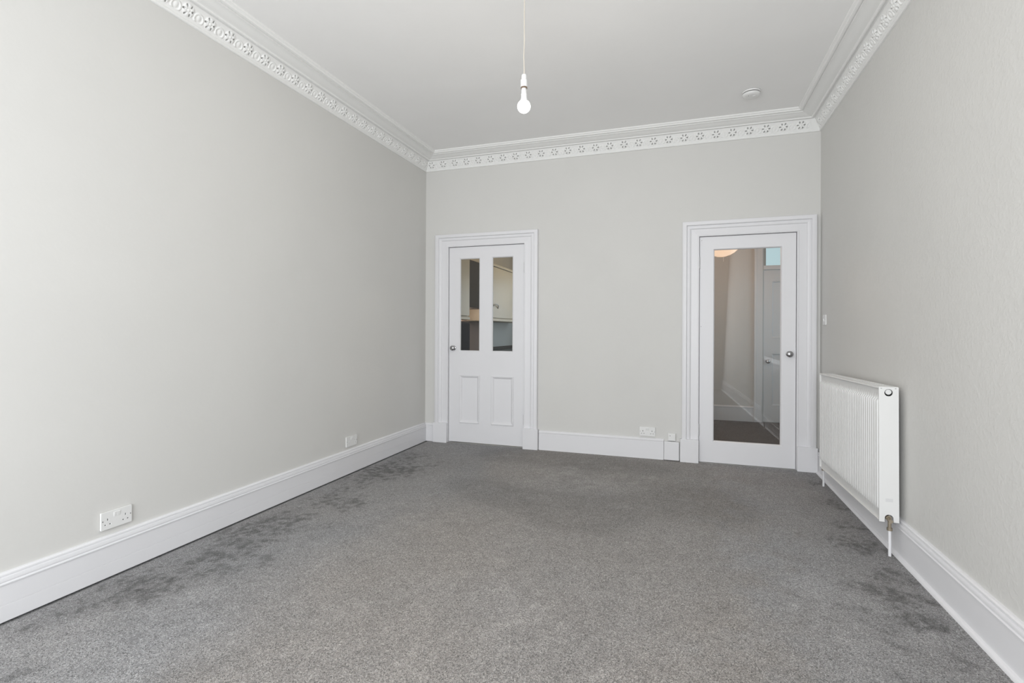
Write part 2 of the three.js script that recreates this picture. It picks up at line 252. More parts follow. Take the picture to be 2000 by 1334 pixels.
const spot = (place, along, out) => { // along: unit run direction, out: unit direction into the room; the frieze leans out by its slope
  const up = new THREE.Vector3().addScaledVector(out, Math.cos(fl.t)).add(new THREE.Vector3(0, Math.sin(fl.t), 0)).normalize(), n = new THREE.Vector3().crossVectors(along, up);
  return new THREE.Matrix4().makeBasis(along, up, n).setPosition(place);
};
const V = (x, y, z) => new THREE.Vector3(x, y, z);
{
  const list = (n, f) => Array.from({ length: n }, (_, k) => f(k));
  let c = cornice('white plaster cornice with flower band above the two doors', (d, h) => [d, h, d], (d, h) => [W - d, h, d], list(27, (k) => spot(V(0.0845 + 0.1368 * k, fl.c[1], fl.c[0] + 0.0005), V(1, 0, 0), V(0, 0, 1))), 0.1368); c.name = 'trim_2';
  mesh('frieze_end', run(FB, (d, h) => [d, h, d], (d, h) => [0.0161, h, d]), M.plaster, c); mesh('frieze_end', run(FB, (d, h) => [3.7097, h, d], (d, h) => [W - d, h, d]), M.plaster, c);
  c = cornice('white plaster cornice with flower band above the smooth left wall', (d, h) => [d, h, d], (d, h) => [d, h, L - d], list(46, (k) => spot(V(fl.c[0] + 0.0005, fl.c[1], 0.09 + 0.139 * k), V(0, 0, -1), V(1, 0, 0))), 0.139); c.name = 'trim_3';
  mesh('frieze_end', run(FB, (d, h) => [d, h, d], (d, h) => [d, h, 0.06]), M.plaster, c);
  c = cornice('white plaster cornice with flower band above the radiator wall', (d, h) => [W - d, h, d], (d, h) => [W - d, h, L - d], list(44, (k) => spot(V(W - fl.c[0] - 0.0005, fl.c[1], 0.0888 + 0.1463 * k), V(0, 0, 1), V(-1, 0, 0))), 0.1463); c.name = 'trim_4';
  mesh('frieze_end', run(FB, (d, h) => [W - d, h, d], (d, h) => [W - d, h, 0.06]), M.plaster, c);
  c = cornice('white plaster cornice above the wide window', (d, h) => [d, h, L - d], (d, h) => [W - d, h, L - d], []); c.name = 'trim_5';
}
// ---------------------------------------------------------------- door casings
const AR = [[0, 0], [0, 0.018], [0.003, 0.022], [0.010, 0.022], [0.013, 0.018], [0.016, 0.0175], [0.070, 0.0175], [0.074, 0.021], [0.078, 0.0275], [0.088, 0.0305], [0.098, 0.0305], [0.104, 0.028], [0.107, 0.034], [0.109, 0.042], [0.112, 0.0445], [0.140, 0.0445], [0.1465, 0.041], [0.148, 0.036], [0.148, 0]];
function casing(n, d, head, label) {
  const t = thing('trim_' + n, label, 'door frame', [(d.x0 + d.x1) / 2, 0, 0], null, 'structure'); t.name = 'trim_' + n;
  const put = (name, g) => { const m = mesh(name, g, M.gloss, t); m.geometry.translate(-t.position.x, 0, 0); return m; };
  const k = head / 0.148, x0 = d.x0 - 0.004, x1 = d.x1 + 0.004, y1 = d.y1 + 0.004, pl = 0.212;
  put('side_architrave', run(AR, (w, e) => [x0 - w, pl, e], (w, e) => [x0 - w, y1 + w * k, e]));
  put('side_architrave', run(AR, (w, e) => [x1 + w, pl, e], (w, e) => [x1 + w, y1 + w * k, e]));
  put('head_architrave', run(AR, (w, e) => [x0 - w, y1 + w * k, e], (w, e) => [x1 + w, y1 + w * k, e]));
  put('plinth_block', rbox(x0 - 0.162, x0, 0, pl, 0, 0.052, 0.004));
  put('plinth_block', rbox(x1, x1 + 0.158, 0, pl, 0, 0.052, 0.004));
  put('door_lining', [box(x0 - 0.026, x0, 0, y1, -0.14, 0), box(x1, x1 + 0.026, 0, y1, -0.14, 0), box(x0 - 0.026, x1 + 0.026, y1, y1 + 0.026, -0.14, 0)]);
  put('door_stop', [box(x0, x0 + 0.012, 0, y1, -0.075, -0.044), box(x1 - 0.012, x1, 0, y1, -0.075, -0.044), box(x0 + 0.012, x1 - 0.012, y1 - 0.012, y1, -0.075, -0.044)]);
}
casing(6, D1, 0.134, 'white moulded architrave around the panelled kitchen door');
casing(7, D2, 0.138, 'white moulded architrave around the full-glass hall door');

// ---------------------------------------------------------------- doors
function knob(parent, x, y, z) {   // sticks out along +z
  const g = lathe([[0, 0], [0.025, 0], [0.0255, 0.003], [0.022, 0.006], [0.012, 0.008], [0.0095, 0.016], [0.010, 0.024], [0.019, 0.029], [0.0255, 0.036], [0.0275, 0.043], [0.025, 0.050], [0.017, 0.055], [0.008, 0.057], [0, 0.0575]], 40).rotateX(Math.PI / 2).translate(x, y, z);
  const k = mesh('knob', g, M.chrome, parent); tag(k, 'round satin chrome door knob'); return k;
}
function hinge(parent, x, y, z) {
  const pins = []; for (let k = 0; k < 3; k++) pins.push(new THREE.CylinderGeometry(0.0065, 0.0065, 0.034, 12).translate(x, y - 0.037 + k * 0.037, z + 0.004));
  mesh('hinge', [...pins, box(x - 0.001, x + 0.001, y - 0.055, y + 0.055, z - 0.02, z + 0.003)], M.paintedHinge, parent);
}
const ring = (x0, x1, y0, y1, z, prof) => { // moulding frame round a rectangle; prof [[inwards, z], ...] is closed
  const at = (cx, cy, sx, sy) => (d, e) => [cx + sx * d, cy + sy * d, z + e];
  const c = [at(x0, y0, 1, 1), at(x1, y0, -1, 1), at(x1, y1, -1, -1), at(x0, y1, 1, -1)];
  return [0, 1, 2, 3].map((i) => run(prof, c[i], c[(i + 1) % 4]));
};
{
  const d = thing('door_1', 'white four-panel door with two tall glass panes to the kitchen', 'door', [D1.x0, 0, 0], null, 'structure');
  const put = (n, g, m) => { const o = mesh(n, g, m, d); o.geometry.translate(-D1.x0, 0, 0); return o; };
  const s = rectShape(D1.x0, D1.x1, 0.012, D1.y1), panes = [[0.402, 0.638, 0.983, 1.980], [0.771, 1.010, 0.983, 1.982]], pans = [[0.412, 0.637, 0.221, 0.728], [0.776, 1.016, 0.221, 0.727]];
  for (const q of [...panes, ...pans]) rectHole(s, ...q);
  put('leaf', extrude(s, 0.042, 0.0012).translate(0, 0, -0.046), M.door);
  const bead = [[0, -0.030], [0.010, -0.030], [0.010, -0.014], [0.006, -0.008], [0.0, -0.0045]];
  for (const q of panes) {
    put('glazing_bead', ring(...q, 0, bead), M.door);
    const g = new THREE.PlaneGeometry(q[1] - q[0] - 0.012, q[3] - q[2] - 0.012); g.translate((q[0] + q[1]) / 2, (q[2] + q[3]) / 2, -0.022);
    tag(put('glass_pane', g, M.clearGlass), 'tall narrow clear pane showing kitchen cabinets');
  }
  const bol = [[-0.004, -0.004], [-0.004, 0.002], [0.002, 0.006], [0.010, 0.004], [0.016, -0.002], [0.022, -0.006], [0.026, -0.012], [0.026, -0.016], [0, -0.016]];
  for (const q of pans) { put('panel', rbox(q[0] - 0.005, q[1] + 0.005, q[2] - 0.005, q[3] + 0.005, -0.034, -0.013, 0.001, 1), M.door); put('panel_moulding', ring(...q, 0, bol), M.door); }
  const kn = knob(d, 0.340 - D1.x0, 1.017, -0.004); kn.name = 'knob';
  hinge(d, D1.x1 + 0.002 - D1.x0, 1.855, -0.002); hinge(d, D1.x1 + 0.002 - D1.x0, 0.29, -0.002);
}
{
  const d = thing('door_2', 'white door with one full-height glass pane to the hall', 'door', [D2.x0, 0, 0], null, 'structure');
  const put = (n, g, m) => { const o = mesh(n, g, m, d); o.geometry.translate(-D2.x0, 0, 0); return o; };
  const q = [2.942, 3.504, 0.198, 1.962], s = rectShape(D2.x0, D2.x1, 0.006, D2.y1); rectHole(s, ...q);
  put('leaf', extrude(s, 0.042, 0.0012).translate(0, 0, -0.046), M.door);
  put('glazing_bead', ring(...q, 0, [[0, -0.034], [0.008, -0.034], [0.008, -0.016], [0.005, -0.010], [0.0, -0.0045]]), M.door);
  // the old pane sits a little out of true: turned and slightly twisted in its rebate
  const g = new THREE.PlaneGeometry(q[1] - q[0] - 0.006, q[3] - q[2] - 0.006, 24, 60), p = g.attributes.position;
  for (let i = 0; i < p.count; i++) { const x = p.getX(i), y = p.getY(i); p.setZ(i, -x * (0.020 - y * 0.008)); }
  g.computeVertexNormals(); g.translate((q[0] + q[1]) / 2, (q[2] + q[3]) / 2, -0.026);
  tag(put('glass_pane', g, M.glass), 'full-height clear pane showing the hall');
  const kn = knob(d, 3.562 - D2.x0, 1.012, -0.004); kn.name = 'knob';
  put('latch_plate', box(D2.x1 - 0.001, D2.x1 + 0.0015, 0.97, 1.06, -0.03, -0.006), M.screw);
  hinge(d, D2.x0 - 0.002 - D2.x0, 1.84, -0.002); hinge(d, D2.x0 - 0.002 - D2.x0, 0.30, -0.002);
  put('screw_hole', new THREE.CylinderGeometry(0.003, 0.003, 0.004, 10).rotateX(Math.PI / 2).translate(2.837, 1.251, -0.0045), M.screw);
  put('screw_hole', new THREE.CylinderGeometry(0.003, 0.003, 0.004, 10).rotateX(Math.PI / 2).translate(2.840, 2.045, -0.0045), M.screw);
}
// ---------------------------------------------------------------- electrical fittings
const circleHole = (s, x, y, r) => { const h = new THREE.Path(); h.absarc(x, y, r, 0, Math.PI * 2, true); s.holes.push(h); };
function roundRect(w, h, r) { const s = new THREE.Shape(), x = -w / 2, y = -h / 2; s.moveTo(x + r, y); s.lineTo(x + w - r, y); s.absarc(x + w - r, y + r, r, -Math.PI / 2, 0, false); s.lineTo(x + w, y + h - r); s.absarc(x + w - r, y + h - r, r, 0, Math.PI / 2, false); s.lineTo(x + r, y + h); s.absarc(x + r, y + h - r, r, Math.PI / 2, Math.PI, false); s.lineTo(x, y + r); s.absarc(x + r, y + r, r, Math.PI, Math.PI * 1.5, false); return s; }
function doubleSocket(label, pos, turn) {
  const t = thing('double_socket', label, 'socket', pos, 'double wall sockets'); t.rotation.y = turn;
  const s = roundRect(0.146, 0.086, 0.004);
  for (const c of [-0.042, 0.042]) { rectHole(s, c - 0.0022, c + 0.0022, 0.0, 0.0095); for (const e of [-0.0111, 0.0111]) rectHole(s, c + e - 0.0034, c + e + 0.0034, -0.0215, -0.0170); }
  mesh('plate', extrude(s, 0.010, 0.0014).translate(0, 0, 0.002), M.plastic, t);
  mesh('socket_interior', box(-0.068, 0.068, -0.038, 0.038, 0.0005, 0.0085), M.dark, t);
  for (const c of [-0.010, 0.010]) { const r = rbox(-0.0065, 0.0065, -0.0105, 0.0105, -0.002, 0.0022, 0.001); r.rotateX(0.10); r.translate(c * 0.8, 0.022, 0.0122); mesh('rocker_switch', r, M.plastic, t); }
  for (const c of [-0.0655, 0.0655]) mesh('screw', new THREE.CylinderGeometry(0.0028, 0.0028, 0.002, 14).rotateX(Math.PI / 2).translate(c, 0.001, 0.0120), M.screw, t);
  return t;
}
doubleSocket('white double socket nearer the window on the smooth wall', [0.0, 0.273, 3.223], Math.PI / 2);
doubleSocket('white double socket near the panelled door on the smooth wall', [0.0, 0.265, 1.326], Math.PI / 2);
doubleSocket('white double socket on the wall between the two doors', [2.362, 0.254, 0.0], 0);
{
  const t = thing('telephone_socket', 'small square white box above the boxed pipe by the glazed door', 'socket', [2.584, 0.218, 0]);
  mesh('box', rbox(-0.034, 0.034, -0.034, 0.034, 0, 0.026, 0.003), M.plastic, t);
  mesh('faceplate', rbox(-0.031, 0.031, -0.031, 0.031, 0.024, 0.029, 0.002), M.plastic, t);
  mesh('jack_slot', box(-0.020, -0.010, 0.010, 0.016, 0.0285, 0.0294), M.screw, t);
}
{
  const t = thing('light_switch', 'white light switch on the wall above the radiator', 'switch', [W, 1.308, 0.165]); t.rotation.y = -Math.PI / 2;
  mesh('plate', rbox(-0.043, 0.043, -0.043, 0.043, 0, 0.010, 0.003), M.plastic, t);
  const r = rbox(-0.006, 0.006, -0.012, 0.012, -0.002, 0.006, 0.0015); r.rotateX(0.2); r.translate(0, 0, 0.011); mesh('rocker_switch', r, M.plastic, t);
  for (const c of [-0.030, 0.030]) mesh('screw', new THREE.CylinderGeometry(0.003, 0.003, 0.002, 12).rotateX(Math.PI / 2).translate(c, 0, 0.0100), M.screw, t);
}
{
  const t = thing('smoke_detector', 'round white smoke detector on the ceiling near the cornice corner', 'smoke detector', [3.177, H, 0.625]);
  mesh('base', lathe([[0, 0], [0.066, 0], [0.067, -0.004], [0.067, -0.012], [0.064, -0.014], [0, -0.014]], 48), M.plastic, t);
  mesh('vent_gap', lathe([[0, -0.0141], [0.058, -0.0141], [0.058, -0.019], [0, -0.019]], 40), M.screw, t);
  mesh('cover', lathe([[0.062, -0.019], [0.065, -0.021], [0.063, -0.029], [0.055, -0.036], [0.046, -0.040], [0.030, -0.0415], [0, -0.042]], 48), M.plastic, t);
  mesh('test_button', lathe([[0.012, -0.041], [0.012, -0.0435], [0.009, -0.0445], [0, -0.0445]], 24).translate(0.020, 0, 0.008), M.plastic, t);
  mesh('indicator', new THREE.SphereGeometry(0.0028, 12, 8).translate(-0.022, -0.0415, 0.026), M.screw, t);
}
// pendant bulb
{
  const t = thing('pendant_bulb', 'bare lit bulb hanging from the ceiling on a cream flex', 'pendant light', [1.94, 2.289, 2.657]);
  const top = H - 2.289;
  mesh('ceiling_rose', lathe([[0, top], [0.045, top], [0.045, top - 0.010], [0.035, top - 0.022], [0.010, top - 0.030], [0, top - 0.030]], 32), M.plastic, t);
  mesh('flex', tube([[0, 0.148, 0], [0.0005, 0.19, 0], [-0.0015, 0.24, 0], [0.0005, 0.30, 0], [0, 0.45, 0], [0.002, 0.62, 0], [0, top - 0.02, 0]], 0.0032, 40, 8), M.cord, t);
  const holder = mesh('lamp_holder', lathe([[0, 0.154], [0.009, 0.154], [0.012, 0.150], [0.0128, 0.128], [0.0135, 0.126], [0.0165, 0.1245], [0.0165, 0.094], [0.0150, 0.092], [0, 0.092]], 32), M.plastic, t);
  mesh('skirt_ring', lathe([[0.0128, 0.1262], [0.0175, 0.1262], [0.0175, 0.1238], [0.0128, 0.1238]], 32), M.plastic, holder);
  mesh('bulb_cap', lathe([[0, 0.092], [0.0155, 0.092], [0.0155, 0.086], [0, 0.086]], 32), M.brownRing, t);
  mesh('bulb_body', lathe([[0, 0.087], [0.0125, 0.087], [0.013, 0.062], [0.0150, 0.058], [0.0150, 0.056], [0.0138, 0.055], [0.0145, 0.042], [0.019, 0.024], [0.0225, 0.0205], [0, 0.0205]], 32), M.plastic, t);
  mesh('lit_globe_bulb', lathe([[0, -0.0315], ...Array.from({ length: 22 }, (_, k) => { const a = -Math.PI / 2 + (k + 1) * 2.32 / 22; return [0.0315 * Math.cos(a), 0.0315 * Math.sin(a)]; }), [0, 0.0225]], 40), M.bulb, t);
  const p = new THREE.PointLight(lin(1, 0.92, 0.80), 0.95); p.name = 'bulb_light'; p.position.set(0, 0, 0); p.shadow.radius = 1.0; t.add(p);
}
// ---------------------------------------------------------------- radiator
function radiator(label, pos, turn, tilt, z0, z1, pipes) {
  // local axes: z along the wall, x = 0 at its wall side and negative into the room, y from the bottom edge
  const t = thing('radiator', label, 'radiator', pos); t.rotation.set(tilt, turn, 0, 'YXZ');
  const h = 0.722, xf = -0.090, len = z1 - z0, n = 37, pitch = (len - 0.012) / n, cols = n * 16, rows = 40;
  const g = new THREE.PlaneGeometry(len - 0.004, h - 0.006, cols, rows), p = g.attributes.position;
  for (let i = 0; i < p.count; i++) {
    const u = p.getX(i) + (len - 0.004) / 2, y = p.getY(i) + h / 2; let e = 0;
    if (u > 0.004 && u < len - 0.008) { const f = (((u - 0.004) / pitch) % 1) - 0.5, lip = 0.055 + (0.012 * f * f * 4), lo = Math.min((y - lip) / 0.012, 1), hi = Math.min((h - lip - y) / 0.012, 1), s = Math.max(0, Math.min(lo, hi)); e = 0.014 * (1 - THREE.MathUtils.smoothstep(Math.abs(f), 0.20, 0.34)) * Math.sin(s * Math.PI / 2); }
    p.setXYZ(i, xf - e + 0.009, y, z0 + 0.002 + u);
  }
  const idx = g.index.array; for (let i = 0; i < idx.length; i += 3) { const q = idx[i + 1]; idx[i + 1] = idx[i + 2]; idx[i + 2] = q; }
  g.computeVertexNormals();
  let flip = g.attributes.normal.getX(5) > 0; if (flip) { for (let i = 0; i < idx.length; i += 3) { const q = idx[i + 1]; idx[i + 1] = idx[i + 2]; idx[i + 2] = q; } g.computeVertexNormals(); }
  mesh('front_panel', g, M.enamel, t);
  mesh('panel_edge', [rbox(xf - 0.001, xf + 0.012, h - 0.010, h - 0.002, z0, z1, 0.003), rbox(xf - 0.001, xf + 0.012, 0.002, 0.010, z0, z1, 0.003), box(xf + 0.0095, xf + 0.014, 0.008, h - 0.008, z0 + 0.002, z1 - 0.002)], M.enamel, t);
  mesh('back_panel', rbox(-0.012, 0, 0.01, h - 0.01, z0 + 0.004, z1 - 0.004, 0.003), M.enamel, t);
  // convector fins seen from below as folded sheet
  const fins = []; for (let k = 0; k < 30; k++) fins.push(box(-0.074, -0.014, 0.05, h - 0.05, z0 + 0.03 + k * (len - 0.06) / 29 - 0.0006, z0 + 0.03 + k * (len - 0.06) / 29 + 0.0006));
  mesh('convector_fins', fins, M.enamel, t);
  // top grille: frame with slots
  const s = rectShape(z0, z1, 0, 0.088), ns = 30; for (let k = 0; k < ns; k++) { const a = z0 + 0.03 + k * (len - 0.06) / ns; for (const [c, d] of [[0.020, 0.040], [0.048, 0.068]]) rectHole(s, a + 0.004, a + (len - 0.06) / ns - 0.006, c, d); }
  mesh('top_grille', extrude(s, 0.008, 0.0012).applyMatrix4(new THREE.Matrix4().makeBasis(V(0, 0, 1), V(-1, 0, 0), V(0, -1, 0))).translate(-0.001, h + 0.002, 0), M.enamel, t);
  for (const [z, dir] of [[z1, 1], [z0, -1]]) {
    const e = new THREE.Shape(); e.moveTo(-0.091, 0); e.lineTo(-0.066, 0); e.lineTo(-0.066, 0.020); e.absarc(-0.046, 0.020, 0.020, Math.PI, 0, true); e.lineTo(-0.026, 0); e.lineTo(0, 0); e.lineTo(0, h); e.lineTo(-0.091, h); e.closePath();
    circleHole(e, -0.046, h - 0.030, 0.0195); rectHole(e, -0.083, -0.077, h - 0.0085, h - 0.0065); rectHole(e, -0.017, -0.011, h - 0.0085, h - 0.0065);
    const sp = mesh('side_panel', extrude(e, 0.010, 0.0012, 20).translate(0, 0, dir > 0 ? z - 0.003 : z - 0.007), M.enamel, t);
    mesh('inner_shade_box', box(-0.080, -0.012, h - 0.056, h - 0.012, dir > 0 ? z - 0.034 : z + 0.030, dir > 0 ? z - 0.030 : z + 0.034), M.dark, sp);  // near-black box standing in for the shade around the plug
    mesh('blanking_plug', lathe([[0, 0], [0.0135, 0], [0.0145, -0.002], [0.0145, -0.028], [0, -0.028]], 28).rotateX(Math.PI / 2 * dir).translate(-0.045, h - 0.0265, z + dir * 0.0005), M.enamel, sp);
  }
  mesh('rating_label', box(-0.062, -0.028, 0.108, 0.126, z1 + 0.0070, z1 + 0.0074), M.sticker, t);
  for (const z of pipes) {
    const vz = z, near = Math.abs(z - z1) < Math.abs(z - z0) ? -1 : 1, zi = near < 0 ? z1 - 0.035 : z0 + 0.035;
    const v = mesh('valve', [tube([[-0.046, 0.020, zi], [-0.046, 0.020, vz + near * 0.012], [-0.046, 0.016, vz + near * 0.004], [-0.046, 0.006, vz], [-0.046, -0.030, vz]], 0.0085, 24, 14),
      new THREE.CylinderGeometry(0.0145, 0.0145, 0.014, 6).rotateX(Math.PI / 2).translate(-0.046, 0.020, vz + near * 0.016), new THREE.CylinderGeometry(0.0135, 0.0135, 0.014, 6).translate(-0.046, -0.034, vz), new THREE.CylinderGeometry(0.0095, 0.011, 0.022, 14).rotateX(Math.PI / 2).translate(-0.046, 0.012, vz - near * 0.010)], M.brass, t);
    tag(v, 'tarnished brass lockshield valve');
    mesh('bush', lathe([[0, 0], [0.0165, 0], [0.0165, 0.016], [0, 0.016]], 24).rotateX(Math.PI / 2).translate(-0.046, 0.022, near < 0 ? zi : zi - 0.016), M.enamel, t);
    mesh('pipe', tube([[-0.046, -0.038, vz], [-0.0455, -0.10, vz], [-0.046, -pos[1] + 0.001, vz]], 0.0072, 16, 14), M.gloss, t);
  }
  return t;
}
radiator('white ribbed panel radiator on the wall beside the glazed door', [W - 0.030, 0.178, 1.15], 0, -0.020, -0.615, 0.620, [0.632, -0.700]);

// ---------------------------------------------------------------- kitchen beyond the panelled door
{
  const kx = 2.15, kz = -3.3, kh = 2.75;
  struct('wall_kitchen_left', box(-0.15, -0.01, 0, kh, kz, -0.14), M.kitchenWall, 'beige kitchen wall behind the cream cabinets', 'wall');
  const kb = rectShape(-0.15, kx, 0, kh); rectHole(kb, 0.8, 1.9, 1.0, 2.1);
  struct('wall_kitchen_back', extrude(kb, 0.12).translate(0, 0, kz - 0.12), M.kitchenWall, 'beige wall at the far end of the kitchen', 'wall');
  struct('wall_kitchen_right', box(kx, kx + 0.12, 0, 3.0, kz - 0.12, -0.14), M.kitchenWall, 'partition wall between the kitchen and hall', 'wall');
  struct('floor_kitchen', box(-0.15, kx, -0.12, 0, kz, -0.07), M.worktop, 'dark kitchen floor behind the panelled door', 'floor');
  struct('ceiling_kitchen', box(-0.15, kx, kh, kh + 0.12, kz - 0.12, -0.14), M.ceiling, 'kitchen ceiling behind the panelled door', 'ceiling');
  const kw = thing('window_3', 'kitchen window in the far kitchen wall', 'window', [1.35, 1.0, kz - 0.06], null, 'structure');
  mesh('window_frame', [box(-0.55, 0.55, 0, 0.05, -0.03, 0.03), box(-0.55, 0.55, 1.05, 1.1, -0.03, 0.03), box(-0.55, -0.5, 0.05, 1.05, -0.03, 0.03), box(0.5, 0.55, 0.05, 1.05, -0.03, 0.03), box(-0.025, 0.025, 0.05, 1.05, -0.03, 0.03)], M.gloss, kw);
  for (const x of [-0.2625, 0.2625]) { const g = new THREE.PlaneGeometry(0.475, 1.0); g.translate(x, 0.55, 0); mesh('pane', g, M.winGlass, kw); }
  const kd = new THREE.RectAreaLight(lin(0.88, 0.98, 1.06), 2.7, 1.0, 1.0); kd.name = 'kitchen_window_daylight'; kd.position.set(1.35, 1.55, kz + 0.01); kd.rotation.y = Math.PI; scene.add(kd);
  const xf = 0.31;
  function wallCabinet(label, z0, z1, handleZ) {
    const t = thing('wall_cabinet', label, 'cabinet', [0, 1.33, (z0 + z1) / 2], 'cream wall cabinets'), c = (z0 + z1) / 2;
    mesh('body', rbox(-0.005, xf - 0.02, 0.03, 0.735, z0 - c, z1 - c, 0.002), M.cream, t);
    const door = mesh('cabinet_door', rbox(xf - 0.02, xf, 0.045, 0.720, z0 - c + 0.002, z1 - c - 0.002, 0.004), M.cream, t);
    mesh('light_pelmet', rbox(-0.005, xf + 0.006, 0, 0.036, z0 - c, z1 - c, 0.006), M.cream, t);
    mesh('top_cornice', rbox(-0.005, xf + 0.012, 0.727, 0.760, z0 - c, z1 - c, 0.006), M.cream, t);
    if (handleZ !== undefined) mesh('bow_handle', tube([[xf, 0.178, handleZ + 0.11 - c], [xf + 0.016, 0.212, handleZ + 0.08 - c], [xf + 0.024, 0.222, handleZ - c], [xf + 0.016, 0.206, handleZ - 0.08 - c], [xf, 0.172, handleZ - 0.11 - c]], 0.006, 24, 8), M.screw, door);
    return t;
  }
  wallCabinet('cream wall cabinet above the black appliance in the kitchen', -0.50, -0.155, undefined);
  wallCabinet('cream wall cabinet with bow handle above the blue-grey splashback', -2.20, -1.115, -1.36);
  wallCabinet('cream wall cabinet at the far end of the kitchen run', -2.85, -2.205, undefined);
  const hd = thing('extractor_hood', 'dark extractor hood between two cream kitchen cabinets', 'cooker hood', [0, 1.50, -0.81]);
  mesh('hood_box', rbox(-0.005, 0.275, 0, 0.55, -0.295, 0.295, 0.004), M.hood, hd);
  mesh('hood_lip', rbox(-0.005, 0.30, -0.02, 0.02, -0.298, 0.298, 0.004), M.hood, hd);
  mesh('hood_lamp_disc', new THREE.CylinderGeometry(0.03, 0.03, 0.006, 20).translate(0.12, -0.024, 0), M.lampDisc, hd);
  const hp = new THREE.PointLight(lin(1, 0.78, 0.64), 0.10); hp.name = 'hood_light'; hp.position.set(0.12, -0.05, 0); hp.shadow.radius = 1.5; hd.add(hp);
  const sp = thing('splashback', 'pinkish splashback panel under the dark hood', 'splashback', [-0.009, 0.917, -0.81]);
  mesh('panel', rbox(0, 0.03, 0, 0.405, -1.02, 0.30, 0.003), M.pinkPanel, sp);
  mesh('top_shelf', rbox(0, 0.05, 0.405, 0.415, -0.30, 0.30, 0.003), M.pinkPanel, sp);
  const sb = thing('splashback', 'blue-grey splashback under the cream cabinet with bow handle', 'splashback', [-0.009, 0.962, -2.56]);
  mesh('panel', rbox(0, 0.012, 0, 0.365, -0.725, 0.725, 0.003), M.bluePanel, sb);
  const ap = thing('kitchen_appliance', 'black glossy appliance standing under the first cream cabinet', 'appliance', [0.16, 0.915, -0.33]);
  mesh('casing', rbox(-0.13, 0.15, 0, 0.385, -0.17, 0.165, 0.01, 3), M.navy, ap);
  mesh('appliance_front', rbox(0.148, 0.158, 0.02, 0.37, -0.16, 0.155, 0.004), M.navy, ap);
  tag(mesh('worktop', rbox(-0.009, 0.62, 0.875, 0.915, -3.285, -0.15, 0.006), M.worktop), 'dark kitchen worktop under the splashbacks', 'worktop');
  const up = mesh('worktop_upstand', rbox(-0.009, 0.018, 0.916, 0.96, -3.285, -1.84, 0.003), M.worktop); tag(up, 'dark upstand strip behind the kitchen worktop', 'upstand');
  for (let k = 0; k < 4; k++) {
    const z0 = -0.155 - k * 0.66, t = thing('base_cabinet', ['cream base cabinet under the black appliance', 'cream base cabinet under the dark hood', 'cream base cabinet below the bow-handled wall cabinet', 'cream base cabinet at the far end of the kitchen run'][k], 'cabinet', [0.29, 0, z0 - 0.33], 'cream base cabinets');
    mesh('body', rbox(-0.29, 0.27, 0.10, 0.874, -0.328, 0.328, 0.002), M.cream, t); mesh('cabinet_door', rbox(0.271, 0.29, 0.11, 0.865, -0.322, 0.322, 0.004), M.cream, t); mesh('kick_board', box(-0.29, 0.22, 0, 0.10, -0.328, 0.328), M.worktop, t);
  }
  const cl = thing('kitchen_ceiling_light', 'round flush ceiling light in the kitchen', 'ceiling light', [1.25, kh, -1.7]);
  mesh('base', lathe([[0, 0], [0.15, 0], [0.155, -0.02], [0.15, -0.03], [0, -0.03]], 32), M.plastic, cl);
  mesh('light_diffuser', lathe([[0.142, -0.030], [0.14, -0.05], [0.10, -0.075], [0, -0.085]], 32), M.lampDisc, cl);
  const p = new THREE.PointLight(lin(1, 0.84, 0.62), 1.2); p.name = 'kitchen_light'; p.position.set(0, -0.12, 0); p.shadow.radius = 5; cl.add(p);
}
